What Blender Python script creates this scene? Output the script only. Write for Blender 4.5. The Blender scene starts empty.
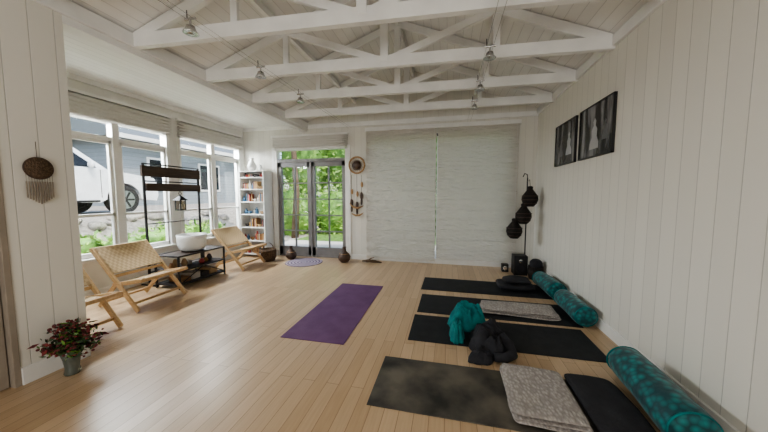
import bpy, math, random
from mathutils import Vector, Matrix, Euler, noise
random.seed(7)
scene=bpy.context.scene
V=Vector
# ------------------------------------------------------------------ materials
def newmat(name):
    m=bpy.data.materials.new(name);m.use_nodes=True
    nt=m.node_tree;return m,nt,nt.nodes['Principled BSDF']
def N(nt,t,**k):
    n=nt.nodes.new(t)
    for a,b in k.items(): setattr(n,a,b)
    return n
def c4(c): return (c[0],c[1],c[2],1)
def mat(name,col,rough=.6,metal=0,col2=None,scale=8,bump=0,bscale=60,spec=.5,stretch=(1,1,1),detail=4,sheen=0,bdist=.01):
    m,nt,p=newmat(name)
    p.inputs['Roughness'].default_value=rough;p.inputs['Metallic'].default_value=metal
    p.inputs['Specular IOR Level'].default_value=spec
    if sheen: p.inputs['Sheen Weight'].default_value=sheen
    tc=N(nt,'ShaderNodeTexCoord');mp=N(nt,'ShaderNodeMapping');mp.inputs['Scale'].default_value=stretch
    nt.links.new(tc.outputs['Object'],mp.inputs[0])
    if col2 is None: col2=tuple(x*.9 for x in col)
    nz=N(nt,'ShaderNodeTexNoise');nz.inputs['Scale'].default_value=scale;nz.inputs['Detail'].default_value=detail
    nt.links.new(mp.outputs[0],nz.inputs['Vector'])
    r=N(nt,'ShaderNodeValToRGB');r.color_ramp.elements[0].position=.36;r.color_ramp.elements[1].position=.64
    r.color_ramp.elements[0].color=c4(col);r.color_ramp.elements[1].color=c4(col2)
    nt.links.new(nz.outputs['Fac'],r.inputs[0]);nt.links.new(r.outputs[0],p.inputs['Base Color'])
    if bump:
        n2=N(nt,'ShaderNodeTexNoise');n2.inputs['Scale'].default_value=bscale;n2.inputs['Detail'].default_value=3
        nt.links.new(mp.outputs[0],n2.inputs['Vector'])
        b=N(nt,'ShaderNodeBump');b.inputs['Strength'].default_value=bump;b.inputs['Distance'].default_value=bdist
        nt.links.new(n2.outputs['Fac'],b.inputs['Height']);nt.links.new(b.outputs[0],p.inputs['Normal'])
    return m
def boards(name,col,axis,spacing,dark=.62,rough=.55,w=.035):
    """painted tongue and groove boards; grooves repeat along `axis`"""
    m,nt,p=newmat(name);p.inputs['Roughness'].default_value=rough
    p.inputs['Specular IOR Level'].default_value=.35
    tc=N(nt,'ShaderNodeTexCoord');sp=N(nt,'ShaderNodeSeparateXYZ');nt.links.new(tc.outputs['Object'],sp.inputs[0])
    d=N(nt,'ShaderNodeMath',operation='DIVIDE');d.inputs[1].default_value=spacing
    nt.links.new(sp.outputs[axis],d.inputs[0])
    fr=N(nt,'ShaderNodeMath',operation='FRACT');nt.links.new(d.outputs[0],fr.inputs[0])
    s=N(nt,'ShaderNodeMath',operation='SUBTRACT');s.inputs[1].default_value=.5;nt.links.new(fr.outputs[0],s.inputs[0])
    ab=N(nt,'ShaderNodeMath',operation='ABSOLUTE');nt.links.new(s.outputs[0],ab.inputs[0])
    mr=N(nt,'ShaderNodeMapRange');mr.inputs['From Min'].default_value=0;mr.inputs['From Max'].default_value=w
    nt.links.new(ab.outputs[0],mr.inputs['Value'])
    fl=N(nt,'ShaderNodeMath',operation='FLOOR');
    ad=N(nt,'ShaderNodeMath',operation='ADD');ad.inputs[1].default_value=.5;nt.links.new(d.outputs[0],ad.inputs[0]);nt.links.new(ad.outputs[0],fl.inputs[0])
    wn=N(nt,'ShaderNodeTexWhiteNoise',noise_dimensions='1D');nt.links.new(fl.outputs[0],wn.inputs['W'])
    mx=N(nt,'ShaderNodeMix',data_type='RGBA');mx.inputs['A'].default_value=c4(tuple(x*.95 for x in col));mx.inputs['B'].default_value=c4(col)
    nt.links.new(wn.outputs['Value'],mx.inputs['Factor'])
    m2=N(nt,'ShaderNodeMix',data_type='RGBA');m2.inputs['A'].default_value=c4(tuple(x*dark for x in col))  # dark line puts groove shade into the base colour, besides the bump
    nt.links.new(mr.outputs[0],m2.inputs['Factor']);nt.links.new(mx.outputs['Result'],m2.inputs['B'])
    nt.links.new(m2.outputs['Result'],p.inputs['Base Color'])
    b=N(nt,'ShaderNodeBump');b.inputs['Strength'].default_value=.6;b.inputs['Distance'].default_value=.004
    nt.links.new(mr.outputs[0],b.inputs['Height']);nt.links.new(b.outputs[0],p.inputs['Normal'])
    return m
def floormat():
    m,nt,p=newmat('bamboo_floor')
    tc=N(nt,'ShaderNodeTexCoord');mp=N(nt,'ShaderNodeMapping');mp.inputs['Rotation'].default_value=(0,0,math.pi/2)
    nt.links.new(tc.outputs['Object'],mp.inputs[0])
    br=N(nt,'ShaderNodeTexBrick');br.offset=.37;br.offset_frequency=2
    for k,v in {'Scale':1,'Mortar Size':.0018,'Mortar Smooth':.3,'Brick Width':1.85,'Row Height':.096,'Bias':0}.items(): br.inputs[k].default_value=v
    br.inputs['Color1'].default_value=c4((.51,.355,.215));br.inputs['Color2'].default_value=c4((.62,.455,.295));br.inputs['Mortar'].default_value=c4((.25,.155,.085))
    nt.links.new(mp.outputs[0],br.inputs['Vector'])
    m2=N(nt,'ShaderNodeMapping');m2.inputs['Scale'].default_value=(45,2.2,1);nt.links.new(tc.outputs['Object'],m2.inputs[0])
    nz=N(nt,'ShaderNodeTexNoise');nz.inputs['Scale'].default_value=1.5;nz.inputs['Detail'].default_value=5;nt.links.new(m2.outputs[0],nz.inputs['Vector'])
    mx=N(nt,'ShaderNodeMix',data_type='RGBA',blend_type='MULTIPLY');mx.inputs['Factor'].default_value=.45
    r=N(nt,'ShaderNodeValToRGB');r.color_ramp.elements[0].position=.3;r.color_ramp.elements[0].color=(.75,.71,.66,1);r.color_ramp.elements[1].position=.7
    nt.links.new(nz.outputs['Fac'],r.inputs[0]);nt.links.new(br.outputs['Color'],mx.inputs['A']);nt.links.new(r.outputs[0],mx.inputs['B'])
    nt.links.new(mx.outputs['Result'],p.inputs['Base Color'])
    p.inputs['Roughness'].default_value=.30;p.inputs['Specular IOR Level'].default_value=.5
    b=N(nt,'ShaderNodeBump');b.inputs['Strength'].default_value=.2;b.inputs['Distance'].default_value=.002;b.invert=True
    nt.links.new(br.outputs['Fac'],b.inputs['Height']);nt.links.new(b.outputs[0],p.inputs['Normal'])
    return m
def glassmat(name='window_glass',tint=(.97,.99,.99),g=.04):
    m,nt,p=newmat(name);nt.nodes.remove(p);out=nt.nodes['Material Output']
    t=N(nt,'ShaderNodeBsdfTransparent');t.inputs[0].default_value=c4(tint)
    gl=N(nt,'ShaderNodeBsdfGlossy');gl.inputs['Roughness'].default_value=.02
    mx=N(nt,'ShaderNodeMixShader');mx.inputs[0].default_value=g
    nt.links.new(t.outputs[0],mx.inputs[1]);nt.links.new(gl.outputs[0],mx.inputs[2]);nt.links.new(mx.outputs[0],out.inputs[0])
    return m
def fabric_trans(name,col,tcol,tr=.4,bump=.5,sc=(6,6,26),dist=.03):
    m,nt,p=newmat(name);nt.nodes.remove(p);out=nt.nodes['Material Output']
    d=N(nt,'ShaderNodeBsdfDiffuse');d.inputs[0].default_value=c4(col)
    t=N(nt,'ShaderNodeBsdfTranslucent');t.inputs[0].default_value=c4(tcol)
    mx=N(nt,'ShaderNodeMixShader');mx.inputs[0].default_value=tr
    tc=N(nt,'ShaderNodeTexCoord');mp=N(nt,'ShaderNodeMapping');mp.inputs['Scale'].default_value=sc;nt.links.new(tc.outputs['Object'],mp.inputs[0])
    nz=N(nt,'ShaderNodeTexNoise');nz.inputs['Scale'].default_value=1.2;nz.inputs['Detail'].default_value=3;nz.inputs['Distortion'].default_value=.6;nt.links.new(mp.outputs[0],nz.inputs['Vector'])
    b=N(nt,'ShaderNodeBump');b.inputs['Strength'].default_value=bump;b.inputs['Distance'].default_value=dist
    nt.links.new(nz.outputs['Fac'],b.inputs['Height']);nt.links.new(b.outputs[0],d.inputs['Normal'])
    nt.links.new(d.outputs[0],mx.inputs[1]);nt.links.new(t.outputs[0],mx.inputs[2]);nt.links.new(mx.outputs[0],out.inputs[0])
    return m
def weave(name,c1,c2,scale,stretch):
    m,nt,p=newmat(name);p.inputs['Roughness'].default_value=.75
    tc=N(nt,'ShaderNodeTexCoord');mp=N(nt,'ShaderNodeMapping');mp.inputs['Scale'].default_value=stretch;mp.inputs['Location'].default_value=(.003,.003,.003);nt.links.new(tc.outputs['Object'],mp.inputs[0])
    ch=N(nt,'ShaderNodeTexChecker');ch.inputs['Scale'].default_value=scale;ch.inputs['Color1'].default_value=c4(c1);ch.inputs['Color2'].default_value=c4(c2)
    nt.links.new(mp.outputs[0],ch.inputs['Vector']);nt.links.new(ch.outputs['Color'],p.inputs['Base Color'])
    b=N(nt,'ShaderNodeBump');b.inputs['Strength'].default_value=.5;b.inputs['Distance'].default_value=.004
    nt.links.new(ch.outputs['Fac'],b.inputs['Height']);nt.links.new(b.outputs[0],p.inputs['Normal'])
    return m
def cellmat(name,c1,c2,scale,bump=.8,rough=.85,dist=.012,sheen=0,stretch=(1,1,1)):
    m,nt,p=newmat(name);p.inputs['Roughness'].default_value=rough
    if sheen:p.inputs['Sheen Weight'].default_value=sheen
    tc=N(nt,'ShaderNodeTexCoord');mp=N(nt,'ShaderNodeMapping');mp.inputs['Scale'].default_value=stretch;nt.links.new(tc.outputs['Object'],mp.inputs[0])
    vo=N(nt,'ShaderNodeTexVoronoi');vo.inputs['Scale'].default_value=scale;nt.links.new(mp.outputs[0],vo.inputs['Vector'])
    r=N(nt,'ShaderNodeValToRGB');r.color_ramp.elements[0].position=.1;r.color_ramp.elements[1].position=.65
    r.color_ramp.elements[0].color=c4(c1);r.color_ramp.elements[1].color=c4(c2)
    nt.links.new(vo.outputs['Distance'],r.inputs[0]);nt.links.new(r.outputs[0],p.inputs['Base Color'])
    b=N(nt,'ShaderNodeBump');b.inputs['Strength'].default_value=bump;b.inputs['Distance'].default_value=dist;b.invert=True
    nt.links.new(vo.outputs['Distance'],b.inputs['Height']);nt.links.new(b.outputs[0],p.inputs['Normal'])
    return m
CREAM=(.78,.755,.69)
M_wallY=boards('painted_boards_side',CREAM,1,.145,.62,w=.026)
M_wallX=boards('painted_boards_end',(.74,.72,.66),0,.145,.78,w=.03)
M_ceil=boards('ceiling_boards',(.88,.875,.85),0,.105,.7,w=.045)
M_white=mat('white_paint',(.86,.85,.82),.45,scale=3)
M_wallp=mat('plain_wall_paint',(.80,.785,.745),.6,scale=3)
M_truss=mat('truss_paint',(.86,.855,.83),.5,scale=3)
M_floor=floormat()
M_glass=glassmat()
M_blind=fabric_trans('blind_fabric',(.74,.71,.65),(.76,.68,.58),.2,1.0,(8,8,50),.04)
M_fold=fabric_trans('blind_folded',(.72,.70,.66),(.72,.70,.66),.2,.5)
M_doorf=mat('door_grey_paint',(.22,.21,.21),.45)
M_steel=mat('brushed_steel',(.6,.6,.6),.25,1)
M_black=mat('black_metal',(.02,.02,.022),.45)
M_blkfab=mat('black_fabric',(.018,.018,.022),.9,col2=(.03,.03,.036),bump=.4,bscale=90)
M_mat=mat('black_yoga_mat',(.016,.018,.021),.7,col2=(.024,.026,.03),bump=.2,bscale=300,spec=.35)
M_purple=mat('purple_yoga_mat',(.125,.05,.14),.65,col2=(.155,.07,.17),scale=5,bump=.2,bscale=300,spec=.4)
M_sheenmat=mat('chalky_sheen_yoga_mat',(.03,.029,.027),.5,col2=(.15,.132,.105),scale=3.4,detail=9,bump=.2,bscale=200)  # brown-grey mottling: window reflection put into the colour, plus chalky surface
M_teal=cellmat('teal_velvet',(.0,.22,.22),(.0,.05,.06),22,.5,.6,.006,.2)
M_tealf=mat('teal_cloth',(.0,.22,.22),.85,col2=(.0,.12,.13),scale=10,bump=.6,bscale=25,bdist=.015)
M_knit=cellmat('grey_knit',(.50,.46,.43),(.33,.30,.28),55,.8,.95,.007,stretch=(1,.55,1))
M_wood=mat('pale_wood',(.60,.41,.23),.5,col2=(.50,.33,.17),scale=4,stretch=(1,12,12))
M_dwood=mat('dark_wood',(.045,.03,.022),.6,col2=(.08,.05,.035),scale=4,stretch=(1,1,14))
M_rushB=weave('woven_rush_back',(.52,.38,.22),(.40,.28,.15),36,(.01,1,1))
M_rushS=weave('woven_rush_seat',(.52,.38,.22),(.40,.28,.15),36,(1,1,.01))
M_brown=mat('brown_pottery',(.10,.055,.035),.5,col2=(.05,.03,.02))
M_basket=cellmat('basket_weave',(.03,.02,.015),(.008,.006,.005),60,.8,.8,.006)
M_tan=mat('tan_reed',(.42,.27,.14),.8)
M_cord=mat('grey_cord',(.30,.25,.20),.8)
M_gravel=mat('gravel_ground',(.42,.38,.33),.95,col2=(.24,.22,.19),scale=14,detail=8,bump=.8,bscale=30)
M_grass=mat('grass_ground',(.14,.26,.05),.95,col2=(.08,.15,.03),scale=6,bump=.6,bscale=40)
M_deck=boards('deck_boards',(.60,.56,.52),1,.14,.35,.8,w=.04)
M_leaf=mat('leaf_green',(.17,.33,.05),.55,col2=(.07,.17,.02),scale=4)
M_leaf2=mat('leaf_lime',(.36,.52,.11),.55,col2=(.18,.32,.05),scale=5)
M_ldark=mat('leaf_dark',(.03,.06,.02),.6,col2=(.055,.09,.03),scale=20)
M_fl=mat('dried_flower',(.24,.05,.045),.85,col2=(.08,.025,.028),scale=30)
M_bark=mat('bark',(.12,.08,.05),.9,bump=.8,bscale=20)
M_carp=mat('car_paint',(.78,.79,.80),.25)
M_cargl=mat('car_glass',(.012,.015,.02),.1,spec=.3)
M_tyre=mat('tyre_rubber',(.015,.015,.015),.8)
M_alloy=mat('alloy_rim',(.45,.46,.47),.3,.8)
M_siding=boards('weatherboards',(.26,.29,.31),2,.18,.5,w=.06)
M_roof=mat('roof_iron',(.16,.18,.19),.5)
M_ceram=mat('white_ceramic',(.84,.84,.83),.3)
M_spk=mat('speaker_black',(.012,.012,.013),.5)
def vcolmat(name,rough=.5):
    m,nt,p=newmat(name);p.inputs['Roughness'].default_value=rough
    g=N(nt,'ShaderNodeNewGeometry');r=N(nt,'ShaderNodeValToRGB');r.color_ramp.interpolation='CONSTANT'
    cols=[(.35,.05,.04),(.45,.30,.16),(.06,.05,.05),(.5,.47,.42),(.30,.16,.07),(.05,.12,.2),(.4,.22,.07),(.2,.09,.08)]
    e=r.color_ramp.elements;e[0].color=c4(cols[0]);e[1].position=.13;e[1].color=c4(cols[1])
    for i,c in enumerate(cols[2:]):
        x=e.new(.26+i*.12);x.color=c4(c)
    nt.links.new(g.outputs['Random Per Island'],r.inputs[0]);nt.links.new(r.outputs[0],p.inputs['Base Color']);return m
M_orn=vcolmat('ornament_colours')
def rugmat():
    m,nt,p=newmat('round_rug_pattern');p.inputs['Roughness'].default_value=.95
    tc=N(nt,'ShaderNodeTexCoord');w=N(nt,'ShaderNodeTexWave',wave_type='RINGS',rings_direction='Z');w.inputs['Scale'].default_value=5;w.inputs['Distortion'].default_value=2
    nt.links.new(tc.outputs['Object'],w.inputs['Vector']);r=N(nt,'ShaderNodeValToRGB')
    r.color_ramp.elements[0].color=c4((.10,.06,.12));r.color_ramp.elements[1].color=c4((.45,.38,.42))
    nt.links.new(w.outputs['Fac'],r.inputs[0]);nt.links.new(r.outputs[0],p.inputs['Base Color']);return m
M_rug=rugmat()
def photomat(seed):
    m,nt,p=newmat('bw_print_%d'%seed);p.inputs['Roughness'].default_value=.25
    tc=N(nt,'ShaderNodeTexCoord');mp=N(nt,'ShaderNodeMapping');mp.inputs['Location'].default_value=(seed*3.1,seed,0);mp.inputs['Scale'].default_value=(1,9,1.6)
    nt.links.new(tc.outputs['Object'],mp.inputs[0])
    nz=N(nt,'ShaderNodeTexNoise');nz.inputs['Scale'].default_value=1.1;nz.inputs['Detail'].default_value=3;nt.links.new(mp.outputs[0],nz.inputs['Vector'])
    r=N(nt,'ShaderNodeValToRGB');r.color_ramp.elements[0].position=.47;r.color_ramp.elements[0].color=(.008,.008,.009,1);r.color_ramp.elements[1].position=.64;r.color_ramp.elements[1].color=(.25,.25,.26,1)
    nt.links.new(nz.outputs['Fac'],r.inputs[0]);nt.links.new(r.outputs[0],p.inputs['Base Color']);return m
M_pale=mat('print_highlight',(.45,.45,.46),.4)
M_mid=mat('print_midtone',(.12,.12,.125),.4)
# ------------------------------------------------------------------ mesh builder
class B:
    def __init__(s,name): s.n=name;s.v=[];s.f=[];s.mi=[];s.sm=[];s.mats=[]
    def m(s,mt):
        if mt not in s.mats:s.mats.append(mt)
        return s.mats.index(mt)
    def add(s,vs,fs,mt,sm=False):
        o=len(s.v);s.v+= [tuple(x) for x in vs];i=s.m(mt)
        for f in fs: s.f.append([a+o for a in f]);s.mi.append(i);s.sm.append(sm)
    def box(s,x0,x1,y0,y1,z0,z1,mt):
        vs=[(x,y,z) for z in (z0,z1) for y in (y0,y1) for x in (x0,x1)]
        s.add(vs,[(0,2,3,1),(4,5,7,6),(0,1,5,4),(2,6,7,3),(0,4,6,2),(1,3,7,5)],mt)
    def beam(s,p1,p2,w,h,mt,up=(0,0,1)):
        p1=V(p1);p2=V(p2);d=(p2-p1).normalized();u=V(up);a=d.cross(u)
        if a.length<1e-4:a=d.cross(V((0,1,0)))
        a.normalize();b=a.cross(d)
        vs=[]
        for p in (p1,p2):
            for i,j in ((-1,-1),(1,-1),(1,1),(-1,1)): vs.append(p+a*i*w/2+b*j*h/2)
        s.add(vs,[(3,2,1,0),(4,5,6,7),(1,5,4,0),(2,6,5,1),(3,7,6,2),(0,4,7,3)],mt)
    def cyl(s,p1,p2,r1,mt,r2=None,n=16,sm=True):
        if r2 is None:r2=r1
        p1=V(p1);p2=V(p2);d=(p2-p1).normalized();a=d.orthogonal().normalized();b=d.cross(a)
        vs=[];
        for p,r in ((p1,r1),(p2,r2)):
            for i in range(n):
                t=2*math.pi*i/n;vs.append(p+a*math.cos(t)*r+b*math.sin(t)*r)
        s.add(vs,[(i,(i+1)%n,n+(i+1)%n,n+i) for i in range(n)],mt,sm)
        s.add([vs[i] for i in range(n)],[list(range(n))[::-1]],mt);s.add([vs[n+i] for i in range(n)],[list(range(n))],mt)
    def lathe(s,pr,c,mt,n=24,axis='Z',noisef=None,sx=1,sy=1):
        c=V(c);vs=[]
        for r,z in pr:
            for i in range(n):
                t=2*math.pi*i/n;x,y=r*math.cos(t)*sx,r*math.sin(t)*sy
                q=V((x,y,z)) if axis=='Z' else (V((x,z,y)) if axis=='Y' else V((z,x,y)))
                if noisef:q=q+noisef(q)
                vs.append(c+q)
        fs=[]
        for k in range(len(pr)-1):
            for i in range(n): 
                j=(i+1)%n;f=(k*n+i,k*n+j,(k+1)*n+j,(k+1)*n+i)
                fs.append(f if axis!='Y' else f[::-1])
        s.add(vs,fs,mt,True)
    def tube(s,pts,r,mt,n=8):
        pts=[V(p) for p in pts];vs=[];prev=None
        for k,p in enumerate(pts):
            d=(pts[min(k+1,len(pts)-1)]-pts[max(k-1,0)]).normalized()
            a=(prev-d*prev.dot(d)) if prev is not None else d.orthogonal()
            if a.length<1e-5:a=d.orthogonal()
            a.normalize();prev=a;b=d.cross(a);rr=r[k] if isinstance(r,(list,tuple)) else r
            for i in range(n):
                t=2*math.pi*i/n;vs.append(p+a*math.cos(t)*rr+b*math.sin(t)*rr)
        fs=[(k*n+i,k*n+(i+1)%n,(k+1)*n+(i+1)%n,(k+1)*n+i) for k in range(len(pts)-1) for i in range(n)]
        fs.append(list(range(n))[::-1]);L=(len(pts)-1)*n;fs.append([L+i for i in range(n)])
        s.add(vs,fs,mt,True)
    def ring(s,c,R,r,mt,ax=(1,0,0),ay=(0,0,1),n=32):
        c=V(c);ax=V(ax);ay=V(ay)
        s.tube([c+ax*math.cos(2*math.pi*i/n)*R+ay*math.sin(2*math.pi*i/n)*R for i in range(n+1)],r,mt,8)
    def grid(s,fn,nu,nv,mt,sm=True):
        vs=[fn(i/nu,j/nv) for j in range(nv+1) for i in range(nu+1)]
        s.add(vs,[(j*(nu+1)+i,j*(nu+1)+i+1,(j+1)*(nu+1)+i+1,(j+1)*(nu+1)+i) for j in range(nv) for i in range(nu)],mt,sm)
    def sup(s,c,sz,mt,e=4,rot=0,amp=0,fr=6,seed=0,nu=40,nv=20):
        def sg(x,p):return math.copysign(abs(x)**p,x)
        vs=[];c=V(c);R=Matrix.Rotation(rot,3,'Z')
        for j in range(nv+1):
            ph=-math.pi/2+math.pi*j/nv
            for i in range(nu):
                t=2*math.pi*i/nu;p=2/e;pz=.8 if e<6 else .35
                q=V((sg(math.cos(ph),pz)*sg(math.cos(t),p)*sz[0]/2,sg(math.cos(ph),pz)*sg(math.sin(t),p)*sz[1]/2,sg(math.sin(ph),1)*sz[2]/2))
                if amp:
                    w=noise.noise_vector((q+V((seed,seed*2,0)))*fr)*amp;w.z=w.z*(.3 if q.z<0 else 1);q=q+w
                    q.z=max(q.z,-sz[2]/2)
                vs.append(c+R@q)
        s.add(vs,[(j*nu+i,j*nu+(i+1)%nu,(j+1)*nu+(i+1)%nu,(j+1)*nu+i) for j in range(nv) for i in range(nu)],mt,True)
    def heap(s,c,rx,ry,h,mt,rot=0,seed=0,amp=.35,nr=34,na=84):
        """rumpled cloth heap with soft folds, flat bottom"""
        c=V(c);R=Matrix.Rotation(rot,3,'Z');vs=[]
        for k in range(nr+1):
            r=k/nr
            for i in range(na):
                t=2*math.pi*i/na;e=1+.35*noise.noise(V((math.cos(t)*1.9+seed,math.sin(t)*1.9,seed*.7)))
                x=math.cos(t)*r*e;y=math.sin(t)*r*e
                q=V((x*1.0+seed*3.3,y*1.0,seed))
                q2=q+noise.noise_vector(q*1.5)*.6
                fold=1-abs(math.sin((q2.x*3.2+q2.y*2.1)*1.9))**1.4
                z=h*max(0,(1-r**3.4))*(1-amp+amp*(noise.noise(q*1.6)+.45)+amp*.65*fold)
                if k==nr:z=0
                vs.append(c+R@V((x*rx,y*ry,z+ (0 if k==nr else .004))))
        fs=[(k*na+i,(k+1)*na+i,(k+1)*na+(i+1)%na,k*na+(i+1)%na) for k in range(nr) for i in range(na)]
        fs.append([nr*na+i for i in range(na)][::-1]);s.add(vs,fs,mt,True)
    def leaves(s,pts,size,mts,flat=.0):
        for p in pts:
            p=V(p);sz=size*random.uniform(.6,1.4)
            a=V((random.gauss(0,1),random.gauss(0,1),random.gauss(0,.6))).normalized();b=a.cross(V((random.gauss(0,1),random.gauss(0,1),random.gauss(0,1)))).normalized()
            s.add([p-a*sz,p+b*sz*.35,p+a*sz,p-b*sz*.35],[(0,1,2,3)],random.choice(mts))
    def done(s,bevel=0,parent=None,loc=None,rotz=0,seg=2):
        me=bpy.data.meshes.new(s.n);me.from_pydata(s.v,[],s.f)
        for mt in s.mats:me.materials.append(mt)
        me.polygons.foreach_set('material_index',s.mi);me.polygons.foreach_set('use_smooth',s.sm);me.update()
        o=bpy.data.objects.new(s.n,me);scene.collection.objects.link(o)
        if bevel:
            b=o.modifiers.new('b','BEVEL');b.width=bevel;b.segments=seg;b.limit_method='ANGLE'
        if loc is not None:o.location=loc
        o.rotation_euler[2]=rotz
        return o
# ------------------------------------------------------------------ room shell
XR=1.58;XL=-3.04;XW=-4.68;YB=5.74;YF=-2.6;ZP=2.93;RX=-.73;RZ=3.86
b=B('floor');b.box(XW-.12,XR+.12,YF-.12,YB+.12,-.1,0,M_floor);b.done()
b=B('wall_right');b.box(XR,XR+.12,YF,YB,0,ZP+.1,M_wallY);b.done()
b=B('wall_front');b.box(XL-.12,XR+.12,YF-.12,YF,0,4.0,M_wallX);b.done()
DX0,DX1,DZ=-3.86,-2.12,2.45
SX0,SX1,SZ=-1.62,1.2,2.62
b=B('wall_back')
y0,y1=YB,YB+.12
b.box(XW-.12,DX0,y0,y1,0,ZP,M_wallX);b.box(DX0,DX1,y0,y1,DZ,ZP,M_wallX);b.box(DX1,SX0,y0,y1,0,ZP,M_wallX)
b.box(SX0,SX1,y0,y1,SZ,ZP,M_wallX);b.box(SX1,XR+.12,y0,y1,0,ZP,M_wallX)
g=[(XL-.2,ZP),(XR+.12,ZP),(XR+.12,ZP+.12),(RX,RZ+.1),(XL-.2,ZP+.05)]
vs=[(x,y0,z) for x,z in g]+[(x,y1,z) for x,z in g];n=5
b.add(vs,[list(range(n)),[n+i for i in range(n)][::-1]]+[(i,i+n,(i+1)%n+n,(i+1)%n) for i in range(n)],M_wallX)
b.done()
W=[(1.78,3.93),(4.08,5.62)];WZ0,WZ1=.5,2.47
b=B('wall_left')
x0,x1=XW-.12,XW
b.box(x0,x1,1.2,YB,0,WZ0,M_wallp);b.box(x0,x1,1.2,YB,WZ1,ZP+.08,M_wallp)
b.box(x0,x1,1.2,W[0][0],WZ0,WZ1,M_wallp);b.box(x0,x1,W[0][1],W[1][0],WZ0,WZ1,M_wallp);b.box(x0,x1,W[1][1],YB,WZ0,WZ1,M_wallp)
b.done()
b=B('wall_bay');b.box(XW,XL-.12,1.2,1.32,0,ZP,M_wallX);b.done()
b=B('wall_pillar')
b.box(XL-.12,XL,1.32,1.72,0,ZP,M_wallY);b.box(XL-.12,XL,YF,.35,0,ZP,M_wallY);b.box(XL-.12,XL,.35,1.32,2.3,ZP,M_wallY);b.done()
M_lindoor=mat('door_taupe_paint',(.34,.29,.235),.6)
b=B('door_2')
b.box(XL-.1,XL-.04,.42,1.28,.005,2.24,M_lindoor)
for z0,z1 in ((.2,1.0),(1.15,2.1)):
    b.box(XL-.045,XL-.03,.55,1.14,z0,z1,M_lindoor)
b.cyl((XL-.04,.5,1.02),(XL+.02,.5,1.02),.012,M_steel);b.cyl((XL+.02,.49,1.02),(XL+.02,.60,1.02),.01,M_steel)
b.done(.004)
b=B('trim_1');b.box(XL-.12,XL+.008,1.285,1.32,0,2.3,M_lindoor);b.box(XL-.12,XL+.02,.35,.42,0,2.3,M_lindoor);b.box(XL-.12,XL+.02,.42,1.28,2.24,2.3,M_lindoor);b.done(.003)
b=B('ceiling')
def slab(xa,za,xb,zb,t=.1):
    vs=[(xa,YF-.12,za),(xb,YF-.12,zb),(xb,YB+.12,zb),(xa,YB+.12,za)];vs+=[(x,y,z+t) for x,y,z in vs]
    b.add(vs,[(0,3,2,1),(4,5,6,7),(0,1,5,4),(1,2,6,5),(2,3,7,6),(3,0,4,7)],M_ceil)
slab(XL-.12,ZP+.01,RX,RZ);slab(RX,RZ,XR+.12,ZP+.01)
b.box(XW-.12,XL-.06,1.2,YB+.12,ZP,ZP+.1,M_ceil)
b.done()
b=B('eave_soffit');b.box(XW-.75,XW-.12,.9,YB+.7,2.78,2.86,M_white);b.done()
b=B('trim_2');b.box(XL-.14,XL,1.72,YB,2.78,ZP+.04,M_truss);b.box(XL,XL+.03,YF,YB,2.84,2.97,M_truss);b.done(.004)
b=B('trim_3');b.box(XR-.03,XR,YF,YB,2.86,2.97,M_truss);b.box(XW,XW+.03,1.32,YB,2.86,2.93,M_white)
b.box(XL,XR,YB-.03,YB,2.84,2.93,M_truss);b.box(XW,XL,YB-.03,YB,2.86,2.93,M_white);b.done(.003)
b=B('baseboard_right');b.box(XR-.018,XR,YF,YB,0,.11,M_white);b.done(.004)
b=B('baseboard_back');b.box(DX1+.08,XR-.02,YB-.018,YB,0,.11,M_white);b.box(XW+.02,DX0-.08,YB-.018,YB,0,.11,M_white);b.done(.004)
b=B('baseboard_left');b.box(XL,XL+.018,1.32,1.72,0,.13,M_white);b.box(XL,XL+.018,YF,.35,0,.13,M_white);b.box(XW,XW+.018,1.32,YB,0,.11,M_white);b.done(.004)
# trusses (slightly skewed to the walls, as in the photo)
def truss(yl,yr):
    b=B('roof_truss');zc=2.905
    sl=(RZ-ZP)/(RX-XL);off=.07
    Y=lambda x:yl+(yr-yl)*(x-XL)/(XR-XL)
    P=lambda x,z:(x,Y(x),z)
    b.beam(P(XL,zc),P(XR,zc),.062,.125,M_truss)
    b.beam(P(XL+.02,ZP-.0),P(RX,RZ-off),.05,.10,M_truss);b.beam(P(XR-.02,ZP-.0),P(RX,RZ-off),.05,.10,M_truss)
    b.beam(P(RX,zc),P(RX,RZ-.08),.075,.09,M_truss,up=(1,0,0))
    for s_ in (-1,1):
        xm=RX+s_*1.15;zm=RZ-off-1.15*sl
        b.beam(P(RX,zc),P(xm,zm),.042,.075,M_truss)
        b.beam(P(RX+s_*1.2,zc),P(RX+s_*1.2,zm),.036,.07,M_truss,up=(1,0,0))
    return b.done(.003)
for yl,yr in ((-1.85,-1.7),(-1,-.85),(-.2,0),(.6,.8),(1.42,1.66),(2.26,2.5),(3.10,3.34),(3.96,4.16),(4.86,4.98)):truss(yl,yr)
b=B('trim_4')
for x in (RX-1.2,RX+1.2):
    z=RZ-1.2*(RZ-ZP)/(RX-XL)
    b.box(x-.025,x+.025,YF,YB,z-.07,z-.005,M_truss)
b.box(RX-.025,RX+.025,YF,YB,RZ-.12,RZ-.01,M_truss);b.done()
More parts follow.
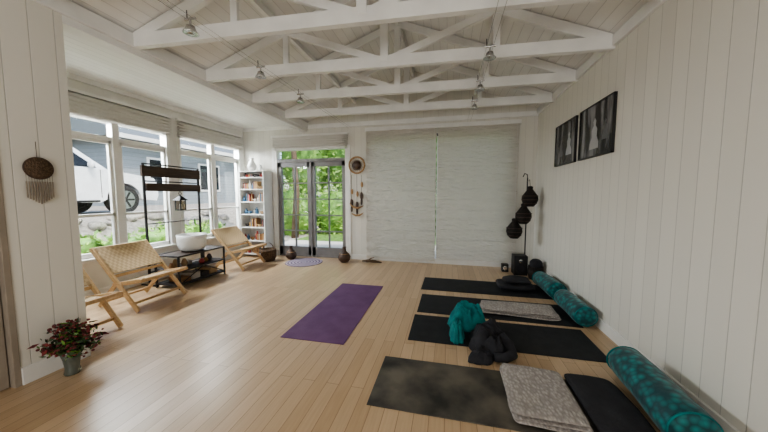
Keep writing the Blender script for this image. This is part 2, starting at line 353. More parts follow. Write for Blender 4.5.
# ------------------------------------------------------------------ windows
def window(i,ya,yb,mull,rails):
    b=B('window_%d'%i);x0,x1=XW-.09,XW-.01
    t=.055
    b.box(XW-.12,XW+.015,ya,ya+t,WZ0,WZ1,M_white);b.box(XW-.12,XW+.015,yb-t,yb,WZ0,WZ1,M_white)
    b.box(XW-.12,XW+.015,ya,yb,WZ1-t,WZ1,M_white);b.box(XW-.12,XW+.05,ya,yb,WZ0,WZ0+.045,M_white)
    b.box(x0,x1,ya,yb,2.17,2.22,M_white)
    for m_ in mull:b.box(x0-.01,x1+.01,m_-.045,m_+.045,WZ0,WZ1,M_white)
    ed=[ya]+mull+[yb]
    for k in range(len(ed)-1):
        a=ed[k]+.05;c=ed[k+1]-.05
        for (p,q) in ((a,a+.035),(c-.035,c)):b.box(x0+.02,x1-.015,p,q,WZ0+.04,2.17,M_white)
        b.box(x0+.02,x1-.015,a,c,WZ0+.04,WZ0+.11,M_white);b.box(x0+.02,x1-.015,a,c,2.12,2.17,M_white)
        for r in rails:b.box(x0+.02,x1-.015,a,c,r-.02,r+.02,M_white)
    b.box(XW-.058,XW-.052,ya+t,yb-t,WZ0+.04,WZ1-t,M_glass)
    b.done(.003)
window(1,*W[0],[2.44,3.14],[1.12]);window(2,*W[1],[4.85],[1.12])
for k,(ya,yb) in enumerate(W):
    b=B('roman_blind')
    b.box(XW,XW+.06,ya-.02,yb+.02,2.70,2.74,M_white)
    for j in range(5):
        z=2.68-j*.05
        b.sup((XW+.05,(ya+yb)/2,z-.03),(.06+.012*(j%2),yb-ya+.03,.062),M_fold,e=10,nu=24,nv=8)
    b.done()
b=B('door_1')
fx0,fx1=DX0,DX1;cy0,cy1=YB+.02,YB+.09
b.box(fx0,fx0+.05,YB-.015,YB+.12,0,DZ,M_white);b.box(fx1-.05,fx1,YB-.015,YB+.12,0,DZ,M_white);b.box(fx0,fx1,YB-.015,YB+.12,DZ-.05,DZ,M_white)
b.box(fx0,fx1,YB-.01,YB+.11,2.13,2.2,M_doorf);b.box(fx0+.05,fx1-.05,YB,YB+.12,0,.03,M_doorf)
mid=(fx0+fx1)/2
for a,c in ((fx0+.05,mid-.004),(mid+.004,fx1-.05)):
    b.box(a,a+.085,cy0,cy1,.03,2.13,M_doorf);b.box(c-.085,c,cy0,cy1,.03,2.13,M_doorf)
    b.box(a,c,cy0,cy1,.03,.22,M_doorf);b.box(a,c,cy0,cy1,2.03,2.13,M_doorf)
    b.box((a+c)/2-.014,(a+c)/2+.014,cy0+.01,cy1-.01,.22,2.03,M_doorf)
    for k in range(1,5):
        z=.22+k*(2.03-.22)/5;b.box(a+.08,c-.08,cy0+.01,cy1-.01,z-.013,z+.013,M_doorf)
b.box(mid-.02,mid+.02,YB,YB+.03,.03,2.13,M_doorf)
b.cyl((mid-.055,YB+.02,1.02),(mid-.055,YB-.04,1.02),.01,M_steel);b.cyl((mid-.05,YB-.04,1.02),(mid-.16,YB-.04,1.02),.009,M_steel)
b.box(fx0+.05,fx1-.05,YB+.052,YB+.058,.2,2.1,M_glass);b.box(fx0+.05,fx1-.05,YB+.052,YB+.058,2.2,DZ-.05,M_glass)
b.done(.003)
b=B('roman_blind')
b.box(fx0-.05,fx1+.05,YB-.07,YB,2.68,2.72,M_white)
for j in range(5):
    b.sup((mid,YB-.05,2.655-j*.045),(fx1-fx0+.06,.07+.012*(j%2),.056),M_fold,e=10,nu=24,nv=8)
b.done()
b=B('trim_5')
b.box(fx0-.07,fx0,YB-.02,YB,0,DZ+.02,M_white);b.box(fx1,fx1+.07,YB-.02,YB,0,DZ+.02,M_white)
b.box(SX0-.1,SX1+.1,YB-.02,YB,2.72,2.80,M_white);b.done(.003)
b=B('door_3')
b.box(SX0,SX0+.05,YB+.02,YB+.12,0,SZ,M_doorf);b.box(SX1-.05,SX1,YB+.02,YB+.12,0,SZ,M_doorf);b.box(SX0,SX1,YB+.02,YB+.12,SZ-.05,SZ,M_doorf)
b.box(SX0,SX1,YB+.02,YB+.12,0,.04,M_white)
b.box(-.235,-.165,YB+.04,YB+.1,0,SZ,M_white)
b.box(SX0,SX1,YB+.065,YB+.07,.03,SZ,M_glass);b.done()
def blind(x0,x1,z0,z1,seed):
    b=B('roman_blind')
    nf=13
    def fn(u,v):
        z=z0+(z1-z0)*v;ph=(v*nf+.12*noise.noise(V((u*4,seed,v*nf*.6))))%1
        d=.030*(1-ph)**1.2
        q=V((u*6+seed,z*15,seed))
        w=noise.noise(q)*.011+noise.noise(V((u*16+seed,z*38,seed)))*.009
        e=.004*math.sin(z*40)
        return (x0+(x1-x0)*u+e*(1 if u in(0,1) else 0),YB-.035-d*.7-w,z)
    b.grid(fn,120,340,M_blind)
    b.box(x0,x1,YB-.06,YB-.02,z1-.005,z1+.03,M_white);b.box(x0,x1,YB-.05,YB-.03,z0-.012,z0+.006,M_white)
    b.cyl((x1-.04,YB-.09,z1),(x1-.04,YB-.09,1.0),.002,M_white,n=6);b.cyl((x1-.04,YB-.09,1.0),(x1-.04,YB-.09,.95),.008,M_white,n=8)
    b.done()
blind(-1.69,-.245,.05,2.72,1);blind(-.215,1.26,.10,2.72,5)
# ------------------------------------------------------------------ yoga things
def ymat(x0,x1,y0,y1,mt,rot=0,t=.006,z=0):
    b=B('yoga_mat');cx,cy=(x0+x1)/2,(y0+y1)/2
    sx,sy=x1-x0,y1-y0
    b.box(-sx/2,sx/2,-sy/2,sy/2,0,t,mt)
    return b.done(.002,loc=(cx,cy,z),rotz=rot)
ymat(-1.60,-.94,2.37,4.09,M_purple,rot=.01)
ymat(-.37,1.40,4.08,4.70,M_mat,rot=-.012)
ymat(-.34,1.42,3.26,3.88,M_mat,rot=-.01)
ymat(-.36,1.36,2.60,3.19,M_mat)
ymat(-.51,1.22,1.70,2.28,M_sheenmat)
b=B('folded_blanket')
b.sup((1.035,2.00,.0315),(.33,.62,.045),M_blkfab,e=8,amp=.012,seed=3);b.done()
def bolster(x,y0,y1,r,z=0,rot=0):
    b=B('bolster_cushion');L=(y1-y0)/2
    pr=[(0,-L),(r*.5,-L+.0),(r*.86,-L+.012),(r*.97,-L+.04),(r,-L+.08)]+[(r*(1+.01*math.sin(k)),-L+.08+(2*L-.16)*k/8) for k in range(1,8)]+[(r,L-.08),(r*.97,L-.04),(r*.86,L-.012),(r*.5,L),(0,L)]
    b.lathe(pr,(0,0,0),M_teal,36,'Y',noisef=lambda q:noise.noise_vector(q*5)*.010,sy=.93)
    b.ring((0,-L+.02,0),r*.93,.006,M_tealf,(1,0,0),(0,0,.93));b.ring((0,L-.02,0),r*.93,.006,M_tealf,(1,0,0),(0,0,.93))
    return b.done(loc=(x,(y0+y1)/2,z+r*.93),rotz=rot)
bolster(1.325,1.72,2.44,.128,.012,rot=-.06)
bolster(1.43,3.24,3.88,.115,.012,rot=.02)
bolster(1.42,4.04,4.68,.12,.012,rot=.07)
def knit(cx,cy,sx,sy,h,rot,z,seed):
    b=B('knitted_blanket');n=3
    for k in range(n):
        b.sup((random.uniform(-.008,.008),random.uniform(-.008,.008),h*(k+.5)/n),(sx*(1-.015*k),sy*(1-.02*k),h/n*1.15),M_knit,e=12,amp=.016,fr=6,seed=seed+k*.1,rot=random.uniform(-.015,.015),nu=96,nv=18)
    return b.done(loc=(cx,cy,z+.006),rotz=rot)
knit(.635,2.02,.44,.57,.055,-.02,.006,1)
knit(.83,3.53,.84,.34,.055,-.05,.006,5)
b=B('jacket')
b.heap((.38,2.65,.006),.18,.21,.20,M_blkfab,.2,2,.45);b.heap((.33,2.47,.006),.16,.10,.10,M_blkfab,.9,4,.4)
b.tube([(.48,2.62,.12),(.54,2.55,.08),(.55,2.46,.05),(.48,2.40,.045),(.40,2.40,.045)],[.05,.05,.045,.04,.035],M_blkfab,12);b.done()
b=B('beach_towel')
b.heap((.22,3.0,.006),.19,.12,.25,M_tealf,.3,7,.36);b.heap((.10,2.76,.006),.07,.17,.14,M_tealf,.0,9,.36);b.done()
b=B('floor_cushion');b.sup((.98,4.42,.066),(.50,.40,.12),M_blkfab,e=5,amp=.02,seed=2);b.sup((1.0,4.40,.15),(.38,.32,.07),M_blkfab,e=4,amp=.02,seed=8);b.done()
# ------------------------------------------------------------------ framed photos
for k,(ya,yb) in enumerate(((4.06,4.74),(3.22,3.95))):
    b=B('framed_photograph');z0,z1=1.82,2.40;pm=photomat(k+1)
    x0=XR-.03
    t=.014
    b.box(x0,XR-.001,ya,yb,z0,z0+t,M_black);b.box(x0,XR-.001,ya,yb,z1-t,z1,M_black);b.box(x0,XR-.001,ya,ya+t,z0,z1,M_black);b.box(x0,XR-.001,yb-t,yb,z0,z1,M_black)
    b.box(x0+.008,XR-.001,ya+t,yb-t,z0+t,z1-t,pm)
    xs=x0+.0075;cy=(ya+yb)/2
    for (oy,oz,s_,mt) in (((-.14,-.10,1.0,M_pale),(.12,-.12,.8,M_mid)) if k==0 else ((.0,-.12,1.1,M_pale),(-.22,-.1,.7,M_mid))):
        pts=[(-.09,-.12),(.09,-.12),(.085,-.06),(.05,.0),(.055,.07),(.02,.11),(.03,.15),(.0,.185),(-.03,.15),(-.02,.11),(-.055,.07),(-.05,.0),(-.085,-.06)]
        b.add([(xs,cy+oy+p*s_,(z0+z1)/2+oz+.05+q*s_) for p,q in pts],[list(range(len(pts)))[::-1]],mt)
    b.done(.0)
# ------------------------------------------------------------------ chairs
def chair(xb,ya,yb,rot=0):
    cx=xb+.35;cy=(ya+yb)/2;w=(yb-ya)/2
    b=B('lounge_chair')
    for s_ in (-1,1):
        y=s_*(w-.02)
        b.beam((-.35,y,.73),(.30,y,.0),.028,.05,M_wood)
        y2=s_*(w-.055)
        b.beam((.36,y2,.375),(-.10,y2,.285),.028,.05,M_wood)
        b.beam((-.06,y2,.30),(-.34,y2,.0),.028,.045,M_wood)
    b.beam((-.34,-w,.715),(-.34,w,.715),.03,.045,M_wood);b.beam((-.06,-w+.02,.40),(-.06,w-.02,.40),.025,.035,M_wood)
    b.beam((.35,-w+.02,.37),(.35,w-.02,.37),.03,.04,M_wood);b.beam((-.02,-w+.05,.30),(-.02,w-.05,.30),.03,.03,M_wood)
    b.beam((.22,-w+.02,.085),(.22,w-.02,.085),.02,.03,M_wood);b.beam((-.28,-w+.05,.06),(-.28,w-.05,.06),.02,.03,M_wood)
    def back(u,v):
        x=-.33+.26*v;z=.70-.292*v
        return (x-.03*math.sin(math.pi*v)*math.sin(math.pi*u),-w+.035+(2*w-.07)*u,z+.02)
    b.grid(back,14,14,M_rushB)
    b.grid(lambda u,v:(lambda p:(p[0]+.02,p[1],p[2]+.012))(back(1-u,v)),14,14,M_rushB)
    def seat(u,v):return (-.03+.38*u,-w+.04+(2*w-.08)*v,.322+.07*u-.02*math.sin(math.pi*u))
    b.grid(seat,14,14,M_rushS);b.grid(lambda u,v:(lambda p:(p[0],p[1],p[2]-.018))(seat(1-u,v)),14,14,M_rushS)
    return b.done(.004,loc=(cx,cy,.018),rotz=rot)
chair(-4.22,2.47,3.14,.03);chair(-4.32,4.35,5.02,.04);chair(-3.98,1.50,2.18,0)
# ------------------------------------------------------------------ side table, bowl
b=B('console_table')
tx0,tx1,ty0,ty1=-4.27,-3.84,3.27,4.12
for x in (tx0,tx1):
    for y in (ty0,ty1):b.box(x-.012,x+.012,y-.012,y+.012,0,.5,M_black)
for z in (.06,.27,.49):
    for x in (tx0,tx1):b.box(x-.01,x+.01,ty0,ty1,z-.01,z+.012,M_black)
    for y in (ty0,ty1):b.box(tx0,tx1,y-.01,y+.01,z-.01,z+.012,M_black)
    b.box(tx0,tx1,ty0,ty1,z-.004,z+.004,M_dwood if z>.1 else M_black)
b.beam((tx1,ty0,.07),(tx1,(ty0+ty1)/2,.27),.012,.012,M_black);b.beam((tx1,(ty0+ty1)/2,.27),(tx1,ty1,.07),.012,.012,M_black)
b.done(.002)
b=B('crystal_singing_bowl')
b.lathe([(0,.0),(.12,.0),(.175,.03),(.20,.10),(.207,.20),(.21,.26),(.20,.263),(.195,.2),(.18,.10),(.15,.04),(0,.02)],(0,0,0),M_ceram,36);b.done(loc=(-4.05,3.70,.503))
b=B('shelf_ornaments')
for k in range(7):
    y=3.34+k*.115;h=random.uniform(.05,.13)
    b.lathe([(0,0),(.035,0),(.045,h*.4),(.03,h*.8),(.02,h),(0,h)],(-4.05+random.uniform(-.08,.1),y,.275),M_orn,12)
for k in range(4):b.box(-4.2,-3.93,3.4+k*.17,3.54+k*.17,.065,.13+.03*(k%2),M_orn)
b.done()
b=B('clothes_rack');x=-4.45
for y in (3.31,4.25):
    b.box(x-.014,x+.014,y-.014,y+.014,0,1.88,M_black);b.box(x-.16,x+.16,y-.014,y+.014,0,.025,M_black)
b.box(x-.012,x+.012,3.31,4.25,1.60,1.62,M_black);b.box(x-.012,x+.012,3.31,4.25,.2,.22,M_black);b.box(x-.012,x+.012,3.31,4.25,1.86,1.88,M_black);b.box(x-.012,x+.012,3.31,4.25,.95,.965,M_black)
b.box(x-.02,x+.02,3.28,4.28,1.68,1.84,M_dwood);b.box(x-.02,x+.02,3.34,4.28,1.46,1.58,M_dwood)
b.done(.003)
b=B('hanging_lantern');x,y,z=-4.40,3.84,1.14
b.box(x-.055,x+.055,y-.055,y+.055,z,z+.02,M_black);
for sx in(-1,1):
    for sy in(-1,1):b.box(x+sx*.05-.006,x+sx*.05+.006,y+sy*.05-.006,y+sy*.05+.006,z,z+.17,M_black)
b.box(x-.05,x+.05,y-.05,y+.05,z+.02,z+.16,glassmat('lantern_glass',(.6,.55,.45),.1))
b.cyl((x,y,z+.02),(x,y,z+.1),.02,M_ceram)
b.add([(x-.08,y-.08,z+.17),(x+.08,y-.08,z+.17),(x+.08,y+.08,z+.17),(x-.08,y+.08,z+.17),(x,y,z+.26)],[(0,1,4),(1,2,4),(2,3,4),(3,0,4),(3,2,1,0)],M_black)
b.ring((x,y,z+.285),.025,.004,M_black,(0,1,0));b.cyl((x,y,z+.30),(x-.0,y,1.47),.003,M_black,n=6)
b.done()
# ------------------------------------------------------------------ bookcase
b=B('bookcase');bx0,bx1,by0,by1=-4.56,-3.93,5.40,5.72;H=1.93
b.box(bx0,bx0+.025,by0,by1,0,H,M_white);b.box(bx1-.025,bx1,by0,by1,0,H,M_white);b.box(bx0,bx1,by1-.012,by1,0,H,M_white)
SH=[.06,.36,.66,.95,1.23,1.51,1.77]
for z in SH+[H-.02]:b.box(bx0+.02,bx1-.02,by0+.005,by1,z,z+.022,M_white)
b.done(.002)
b=B('shelf_ornaments')
for z in SH:
    z+=.0225;x=bx0+.04
    while x<bx1-.08:
        k=random.random();h=random.uniform(.12,.21)
        if z>1.7:h*=.55
        y=5.49+random.uniform(-.02,.05)
        if k<.35:
            for q in range(random.randint(3,5)):
                if x>bx1-.06:break
                w=random.uniform(.015,.03);b.box(x,x+w,y-.05,y+.1,z,z+h*random.uniform(.85,1),M_orn);x+=w+.002
            x+=.012
        elif k<.85:
            r=random.uniform(.025,.045);b.lathe([(0,0),(r*.8,0),(r,h*.35),(r*.8,h*.65),(r*.35,h*.8),(r*.4,h),(0,h)],(x+r,y,z),M_orn,14);x+=2*r+.006
        else:
            r=.055;b.lathe([(0,0),(r*.4,0),(r,.06),(r*.95,.062),(r*.4,.012),(0,.012)],(x+r,y,z),M_orn,16);x+=2*r+.01
b.done()
b=B('ceramic_vase')
b.lathe([(0,0),(.05,0),(.09,.06),(.10,.12),(.06,.2),(.035,.25),(.05,.29),(.04,.285),(.025,.25),(0,.2)],(-4.33,5.56,H+.003),M_ceram,24)
b.lathe([(0,0),(.03,0),(.05,.04),(.03,.09),(.02,.14),(0,.14)],(-4.12,5.57,H+.003),M_ceram,20);b.done()
def pot(x,y,s,name='clay_pot'):
    b=B(name);b.lathe([(0,0),(.07*s,0),(.115*s,.05*s),(.125*s,.11*s),(.09*s,.17*s),(.04*s,.22*s),(.03*s,.28*s),(.045*s,.30*s),(.03*s,.295*s),(.02*s,.25*s),(0,.2*s)],(x,y,0),M_brown,24)
    b.ring((x,y,.17*s),.092*s,.006,M_tan,(1,0,0),(0,1,0));b.done()
pot(-3.34,5.46,.95);pot(-2.10,5.45,1.05)
b=B('wicker_basket');b.lathe([(0,0),(.12,0),(.15,.08),(.16,.2),(.155,.26),(.145,.25),(.14,.2),(0,.03)],(-3.72,5.20,0),cellmat('wicker',(.18,.11,.06),(.07,.04,.02),50,.8),28);b.ring((-3.72,5.20,.27),.12,.008,M_brown,(1,0,0),(0,0,1));b.done()
b=B('round_rug');b.cyl((0,0,0),(0,0,.008),.37,M_rug,n=48,sm=False);b.ring((0,0,.006),.37,.006,M_rug,(1,0,0),(0,1,0),48);b.done(loc=(-2.90,5.22,0))
b=B('driftwood')
b.tube([(-1.72,5.5,.03),(-1.60,5.45,.05),(-1.45,5.5,.035),(-1.30,5.46,.03)],[.015,.03,.028,.01],M_bark);b.tube([(-1.58,5.46,.05),(-1.52,5.42,.11),(-1.45,5.44,.13)],[.02,.012,.006],M_bark);b.done()
# ------------------------------------------------------------------ dreamcatcher & hangings
b=B('dream_catcher');cx,cz,y=-1.90,2.03,YB-.03
b.ring((cx,y,cz),.17,.018,M_tan,n=40);b.ring((cx,y,cz),.10,.006,M_brown,n=32);b.ring((cx,y,cz),.045,.006,M_brown,n=20)
for k in range(16):
    t=2*math.pi*k/16;t2=t+math.pi*3/8
    b.cyl((cx+.165*math.cos(t),y,cz+.165*math.sin(t)),(cx+.06*math.cos(t2),y,cz+.06*math.sin(t2)),.003,M_tan,n=5)
b.lathe([(0,-.004),(.09,-.004),(.09,.004),(0,.004)],(cx,y,cz),M_brown,24,'Y')
b.done()
b=B('feather_wall_hanging')
for x,z0,z1 in ((-2.02,1.82,1.05),(-1.90,1.86,1.0),(-1.80,1.82,1.2)):
    b.cyl((x,y,z0),(x,y,z1+.2),.004,M_brown,n=6)
    b.sup((x,y,z1+.18),(.07,.03,.16),M_brown,e=2,nu=12,nv=10);b.sup((x+.01,y,z1+.42),(.055,.03,.12),M_tan,e=2,nu=12,nv=10);b.sup((x,y,z1+.06),(.05,.02,.16),M_dwood,e=2,nu=12,nv=10)
b.tube([(-2.06,y,1.22),(-1.98,y,1.14),(-1.88,y,1.12),(-1.76,y,1.17)],[.01,.024,.024,.008],M_tan)
b.tube([(-2.02,y,1.00),(-1.93,y,.96),(-1.84,y,.97),(-1.76,y,1.02)],[.01,.022,.02,.006],M_tan)
b.done()
b=B('wind_chime');cy_,cz=1.50,1.60;x=XL+.02
b.lathe([(0,-.008),(.075,-.008),(.08,0),(.075,.008),(0,.012)],(x,cy_,cz),cellmat('chime_weave',(.20,.13,.08),(.08,.05,.03),90,.6),30,'X')
b.ring((x,cy_,cz),.078,.006,M_brown,(0,1,0));b.cyl((x-.01,cy_,cz+.07),(x-.01,cy_,cz+.2),.002,M_brown,n=5)
for k in range(11):
    yy=cy_-.07+k*.014;zt=cz-math.sqrt(max(0,.075**2-(yy-cy_)**2))
    b.cyl((x,yy,zt),(x,yy,cz-.13),.0015,M_cord,n=5);L=.15-.05*abs(k-5)/5
    b.cyl((x,yy,cz-.10),(x,yy,cz-.12-L),.0045,M_cord,n=8)
b.done()
# ------------------------------------------------------------------ basket lanterns on stand
b=B('basket_floor_lamp');px,py=1.38,5.50
b.lathe([(0,0),(.14,0),(.14,.015),(.02,.03),(0,.03)],(px,py,0),M_black,24);b.cyl((px,py,.02),(px,py,1.70),.011,M_black)
b.tube([(px,py,1.68),(px-.01,py-.02,1.76),(px-.06,py-.05,1.78),(px-.09,py-.06,1.72)],.008,M_black)
def gourd(x,y,z,s):
    b.lathe([(0,0),(.05*s,.0),(.085*s,.04*s),(.10*s,.09*s),(.095*s,.14*s),(.06*s,.19*s),(.03*s,.23*s),(.035*s,.26*s),(.02*s,.27*s),(0,.27*s)],(x,y,z),M_basket,24)
    for q in (.04,.09,.14):
        b.ring((x,y,z+q*s),(.087 if q==.04 else .1)*s,.004,M_brown,(1,0,0),(0,1,0),24)
for (x,y,z,s) in ((1.38,5.31,1.20,1.3),(1.28,5.28,.90,1.3),(1.14,5.28,.64,1.3)):
    gourd(x,y,z,s);b.tube([(x,y,z+.26*s),(x+(px-x)*.3,y+.05,z+.36*s),(px,py,z+.33*s)],.004,M_black)
b.done()
b=B('stereo_speaker');b.box(1.14,1.36,5.20,5.42,0,.34,M_spk)
b.lathe([(.0,-.004),(.06,-.004),(.075,-.012),(.08,0)],(1.25,5.20,.12),M_blkfab,24,'Y');b.lathe([(0,-.004),(.025,-.004),(.03,0)],(1.25,5.20,.25),M_steel,20,'Y');b.done(.006)
b=B('storage_basket');b.lathe([(0,0),(.10,0),(.12,.1),(.115,.22),(.105,.21),(0,.02)],(1.44,5.04,0),M_basket,24);b.sup((1.44,5.04,.24),(.19,.19,.2),M_blkfab,e=2.4,amp=.02);b.done()
b=B('small_speaker');b.box(.98,1.09,5.38,5.50,0,.14,M_spk);b.lathe([(0,-.003),(.035,-.003),(.04,0)],(1.035,5.38,.07),M_steel,20,'Y');b.done(.006)
# ------------------------------------------------------------------ flower vase
b=B('flower_vase');vx,vy=-2.865,1.51
M_vg=mat('smoky_glass',(.12,.14,.12),.08,spec=.9)
b.lathe([(0,0),(.045,0),(.05,.01),(.042,.05),(.05,.12),(.066,.19),(.063,.192),(.046,.12),(.038,.05),(0,.02)],(vx,vy,0),M_vg,28)
pts=[]
for k in range(120):
    a=random.uniform(0,2*math.pi);r=abs(random.gauss(0,.09));r=min(r,.165);h=random.uniform(.25,.43)-r*.55
    e=V((vx+r*math.cos(a),vy+r*math.sin(a),h));m0=V((vx+.25*r*math.cos(a),vy+.25*r*math.sin(a),.19))
    e.x=max(e.x,XL+.04)
    b.tube([(vx+.01*math.cos(a),vy+.01*math.sin(a),.03),m0,e],.002,M_ldark,5)
    for q in range(3):
        p=e+V([random.gauss(0,.018) for _ in range(3)]);s_=random.uniform(.014,.026);p.x=max(p.x,XL+.02)
        b.sup(p,(s_,s_,s_*.8),M_fl,e=2,nu=7,nv=5)
    for q in range(10):
        p=m0.lerp(e,random.uniform(.3,1.05))+V([random.gauss(0,.02) for _ in range(3)]);p.x=max(p.x,XL+.03);pts.append(p)
b.leaves(pts,.026,[M_ldark,M_ldark,M_leaf,M_ldark,M_fl]);b.done()
# ------------------------------------------------------------------ cable spotlights
for x,ys in ((-2.03,(1.94,2.80,3.65)),(.36,(1.95,2.91,3.73,4.5))):
    b=B('cable_light_wire')
    for dx in (-.03,.03):b.cyl((x+dx,YF+.01,2.80),(x+dx,YB-.035,2.80),.002,M_steel,n=6)
    b.done()
    for y in ys:
        b=B('ceiling_spotlight')
        b.cyl((x-.05,y,2.80),(x+.05,y,2.80),.010,M_steel,n=8);b.cyl((x,y,2.80),(x,y,2.74),.008,M_steel,n=8)
        b.lathe([(0,.0),(.03,0),(.04,-.03),(.058,-.055),(.053,-.057),(0,-.04)],(x,y,2.745),M_steel,20)
        b.cyl((x-.03,y,2.80),(x-.03,y,2.87),.004,M_black,n=6);b.done()
# ------------------------------------------------------------------ exterior
def sm(x):x=max(0,min(1,x));return x*x*(3-2*x)
def gh(x,y):
    h=.95*sm((-x-5.3)/1.5)*(1-sm((y-6.6)/2.0)*(1-sm((-x-8)/3)))
    return h-.06+.03*noise.noise(V((x*.8,y*.8,0)))
b=B('garden_ground')
b.grid(lambda u,v:(lambda x,y:(x,y,gh(x,y)))(-45+40.15*u,-12+52*v),120,120,M_gravel)
b.grid(lambda u,v:(lambda x,y:(x,y,gh(x,y)))(-4.85+20*u,5.9+34*v),60,60,M_grass);b.done()
b=B('garden_deck');b.box(-4.8,2.0,5.88,7.9,-.04,-.015,M_deck);b.done()
def bush(name,c,r,n,size,mts,hs=1):
    b=B(name);pts=[];c=V(c)
    for _ in range(n):
        d=V((random.gauss(0,1),random.gauss(0,1),random.gauss(0,1))).normalized()
        k=random.uniform(.75,1.05)*(1+.25*noise.noise(d*2.5+c));p=c+V((d.x*r[0],d.y*r[1],d.z*r[2]))*k
        if p.z>gh(p.x,p.y)-.05:pts.append(p)
    b.leaves(pts,size,mts)
    b.sup(c,(r[0]*1.5,r[1]*1.5,r[2]*1.5),M_leaf,e=2,amp=.15,fr=2,nu=20,nv=12)
    b.done()
for k in range(7):
    x=-7.3+k*1.5;bush('garden_bush',(x,9.8+random.uniform(-.4,.6),.6),(1.1,.8,random.uniform(.9,1.4)),900,.09,[M_leaf,M_leaf2,M_leaf2])
for k in range(5):
    x=-8+k*2.6;bush('garden_tree',(x,14+random.uniform(-.5,1.5),3.4),(2.0,1.4,2.6),1500,.14,[M_leaf,M_leaf2])
for k in range(7):
    y=1.9+k*.6;x=-5.45-.1*random.random();bush('garden_shrub',(x,y,.35+.1*random.random()),(.33,.42,.42),420,.06,[M_leaf,M_leaf2,M_leaf2])
for k in range(5):
    bush('garden_tree',(-27+random.uniform(-1,1),2+k*6,5),(2.5,3.2,4),1500,.25,[M_leaf,M_leaf2])
b=B('tree_trunk');b.tube([(-5.1,8.6,-.1),(-5.0,8.6,1.5),(-5.15,8.7,3.2),(-5.0,8.8,5)],[.13,.1,.09,.06],M_bark);b.done()
b=B('neighbour_house');hx=-14;z0=.7
b.box(hx-7,hx,9.6,22,z0,4.0,M_siding)
b.add([(hx+.7,9,3.9),(hx+.7,22.6,3.9),(hx-3.5,22.6,6.2),(hx-3.5,9,6.2),(hx-7.7,9,3.9),(hx-7.7,22.6,3.9)],[(0,1,2,3),(3,2,5,4),(0,3,4),(1,5,2)],M_roof)
b.box(hx+.62,hx+.72,9,22.6,3.8,3.98,M_white)
for y in (10.6,13.4,16.2,19):
    b.box(hx-.02,hx+.05,y,y+1.5,1.6,3.2,M_white);b.box(hx,hx+.06,y+.1,y+.7,1.7,3.1,M_cargl);b.box(hx,hx+.06,y+.8,y+1.4,1.7,3.1,M_cargl)
b.done()
b=B('garden_rocks')
for k in range(26):
    x=-6.6+random.uniform(-.25,.25);y=2.0+k*.24;s_=random.uniform(.1,.22)
    b.sup((x,y,gh(x,y)+s_*.2),(s_*1.6,s_*1.3,s_),M_gravel,e=2.5,amp=.03,fr=8,seed=k,nu=12,nv=8)
b.done()
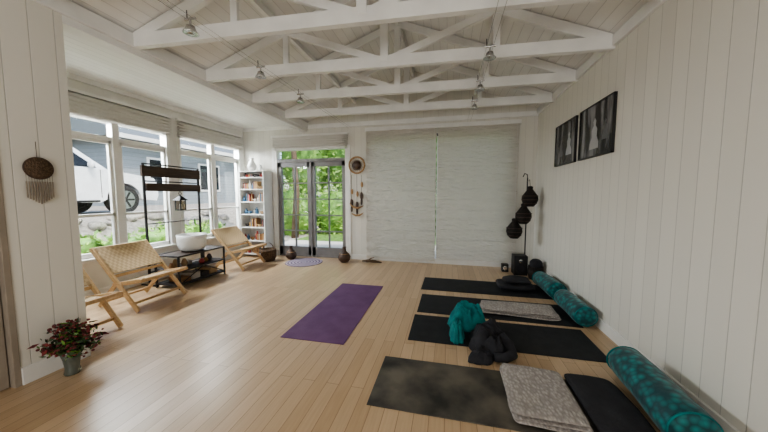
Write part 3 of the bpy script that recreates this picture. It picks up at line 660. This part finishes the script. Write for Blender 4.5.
def car(loc,rot):
    b=B('parked_car');w=.93
    def ext(prof,hw,mt,hw2=None):
        n=len(prof);hw2=hw2 or [hw]*n
        vs=[(-hw2[i],p[0],p[1]) for i,p in enumerate(prof)]+[(hw2[i],p[0],p[1]) for i,p in enumerate(prof)]
        b.add(vs,[list(range(n)),[n+i for i in range(n)][::-1]]+[(i,i+n,(i+1)%n+n,(i+1)%n) for i in range(n)],mt)
    def arch(cy):return [(cy+.44*math.cos(t),.40+.44*math.sin(t)) for t in [math.pi*(1-k/10) for k in range(11)]]
    f,r=-.95,-4.10
    prof=[(-5.2,.5)]+[(-5.15,.38)]+arch(r)[0:]+[(f-.6,.32)]+arch(f)+[(-.06,.35),(0,.5),(-.02,.85),(-.12,1.02),(-1.25,1.16),(-1.4,1.18),(-5.15,1.18)]
    ext(prof,w,M_carp)
    cab=[(-1.3,1.16),(-2.05,1.76),(-2.5,1.82),(-4.6,1.80),(-4.95,1.70),(-5.12,1.16)]
    ext(cab,w,M_carp,[.9,.74,.72,.72,.74,.9])
    for s_ in (-1,1):
        for q in ([(-1.55,1.2),(-2.12,1.68),(-2.62,1.72),(-2.62,1.2)],[(-2.7,1.2),(-2.7,1.72),(-3.6,1.72),(-3.6,1.2)],[(-3.7,1.2),(-3.7,1.72),(-4.55,1.70),(-4.85,1.2)]):
            vs=[]
            for (y,z) in q:vs.append((s_*(.9-(z-1.16)*.27+.012),y,z))
            b.add(vs,[(0,1,2,3) if s_<0 else (3,2,1,0)],M_cargl)
        for cy in (f,r):
            b.lathe([(.0,-.12),(.24,-.12),(.36,-.13),(.39,-.09),(.39,.09),(.36,.12),(.26,.12),(.24,.07),(0,.06)],(s_*(w-.12),cy,.39),M_tyre,32,'X')
            b.cyl((s_*(w-.07),cy,.39),(s_*(w+.005),cy,.39),.25,M_alloy,n=24)
            for k in range(6):
                t=k*math.pi/3;b.beam((s_*(w+.008),cy,.39),(s_*(w+.008),cy+.23*math.cos(t),.39+.23*math.sin(t)),.05,.02,M_tyre,up=(1,0,0))
        b.sup((s_*(w+.1),-1.75,1.26),(.16,.1,.16),M_carp,e=3,nu=14,nv=10)
        b.sup((s_*(w-.18),-.06,.82),(.34,.16,.14),M_ceram,e=4,nu=14,nv=8)
        b.box(s_*(w+.005)-.01,s_*(w+.005)+.01,-2.5,-2.3,1.02,1.05,M_steel);b.box(s_*(w+.005)-.01,s_*(w+.005)+.01,-3.5,-3.3,1.02,1.05,M_steel)
        b.box(s_*(w+.03)-.06,s_*(w+.03)+.06,-3.5,-1.6,.34,.39,M_tyre)
        for yy in (-1.5,-2.66,-3.65):b.box(s_*(w+.001)-.003,s_*(w+.001)+.003,yy-.008,yy+.008,.45,1.16,M_tyre)
    b.add([(-.82,-1.38,1.21),(.82,-1.38,1.21),(.70,-2.02,1.74),(-.70,-2.02,1.74)],[(0,1,2,3)],M_cargl)
    b.box(-.5,.5,-.03,.02,.55,.85,M_tyre);b.box(-.85,.85,-.05,.05,.38,.52,M_spk)
    return b.done(.02,loc=loc,rotz=rot)
car((-9.6,6.8,gh(-9.2,4.5)+.0),.06)
# ------------------------------------------------------------------ light
w=bpy.data.worlds.new('World');scene.world=w;w.use_nodes=True;nt=w.node_tree;bg=nt.nodes['Background']
sky=nt.nodes.new('ShaderNodeTexSky');sky.sky_type='NISHITA';sky.sun_disc=False;sky.sun_elevation=math.radians(52);sky.sun_rotation=math.radians(120);sky.dust_density=2.5;sky.air_density=1
nt.links.new(sky.outputs[0],bg.inputs[0]);bg.inputs[1].default_value=.34
def light(name,typ,loc,d,energy,col=(1,1,1),size=None):
    l=bpy.data.lights.new(name,typ);l.energy=energy;l.color=col
    if size:l.shape='RECTANGLE';l.size=size[0];l.size_y=size[1]
    o=bpy.data.objects.new(name,l);scene.collection.objects.link(o);o.location=loc;o.rotation_euler=V(d).to_track_quat('-Z','Y').to_euler();return o
s=light('sun','SUN',(0,0,10),(-.55,.38,-.95),2.8,(1,.95,.87));s.data.angle=.02
light('window_daylight','AREA',(XW-.55,2.85,3.35-.65),(1,.1,-.55),240,(.97,.985,1),(2.1,.7))
light('window_daylight.001','AREA',(XW-.55,4.85,3.35-.65),(1,0,-.55),220,(.97,.985,1),(1.5,.7))
light('room_fill','AREA',(-.7,YF+.1,1.7),(0,1,.25),78,(1,.99,.975),(3.6,1.9))  # added fill lamp behind the camera to brighten the room, no window there
# ------------------------------------------------------------------ camera
cd=bpy.data.cameras.new('camera');co=bpy.data.objects.new('camera',cd);scene.collection.objects.link(co);scene.camera=co
co.location=(0,0,1.4);co.rotation_euler=(math.radians(90-4.3),0,math.radians(12.9));cd.sensor_width=36;cd.lens=280/768*36;cd.clip_start=.05;cd.clip_end=300
scene.view_settings.view_transform='AgX'
scene.view_settings.look='AgX - Medium High Contrast'
scene.view_settings.exposure=.58
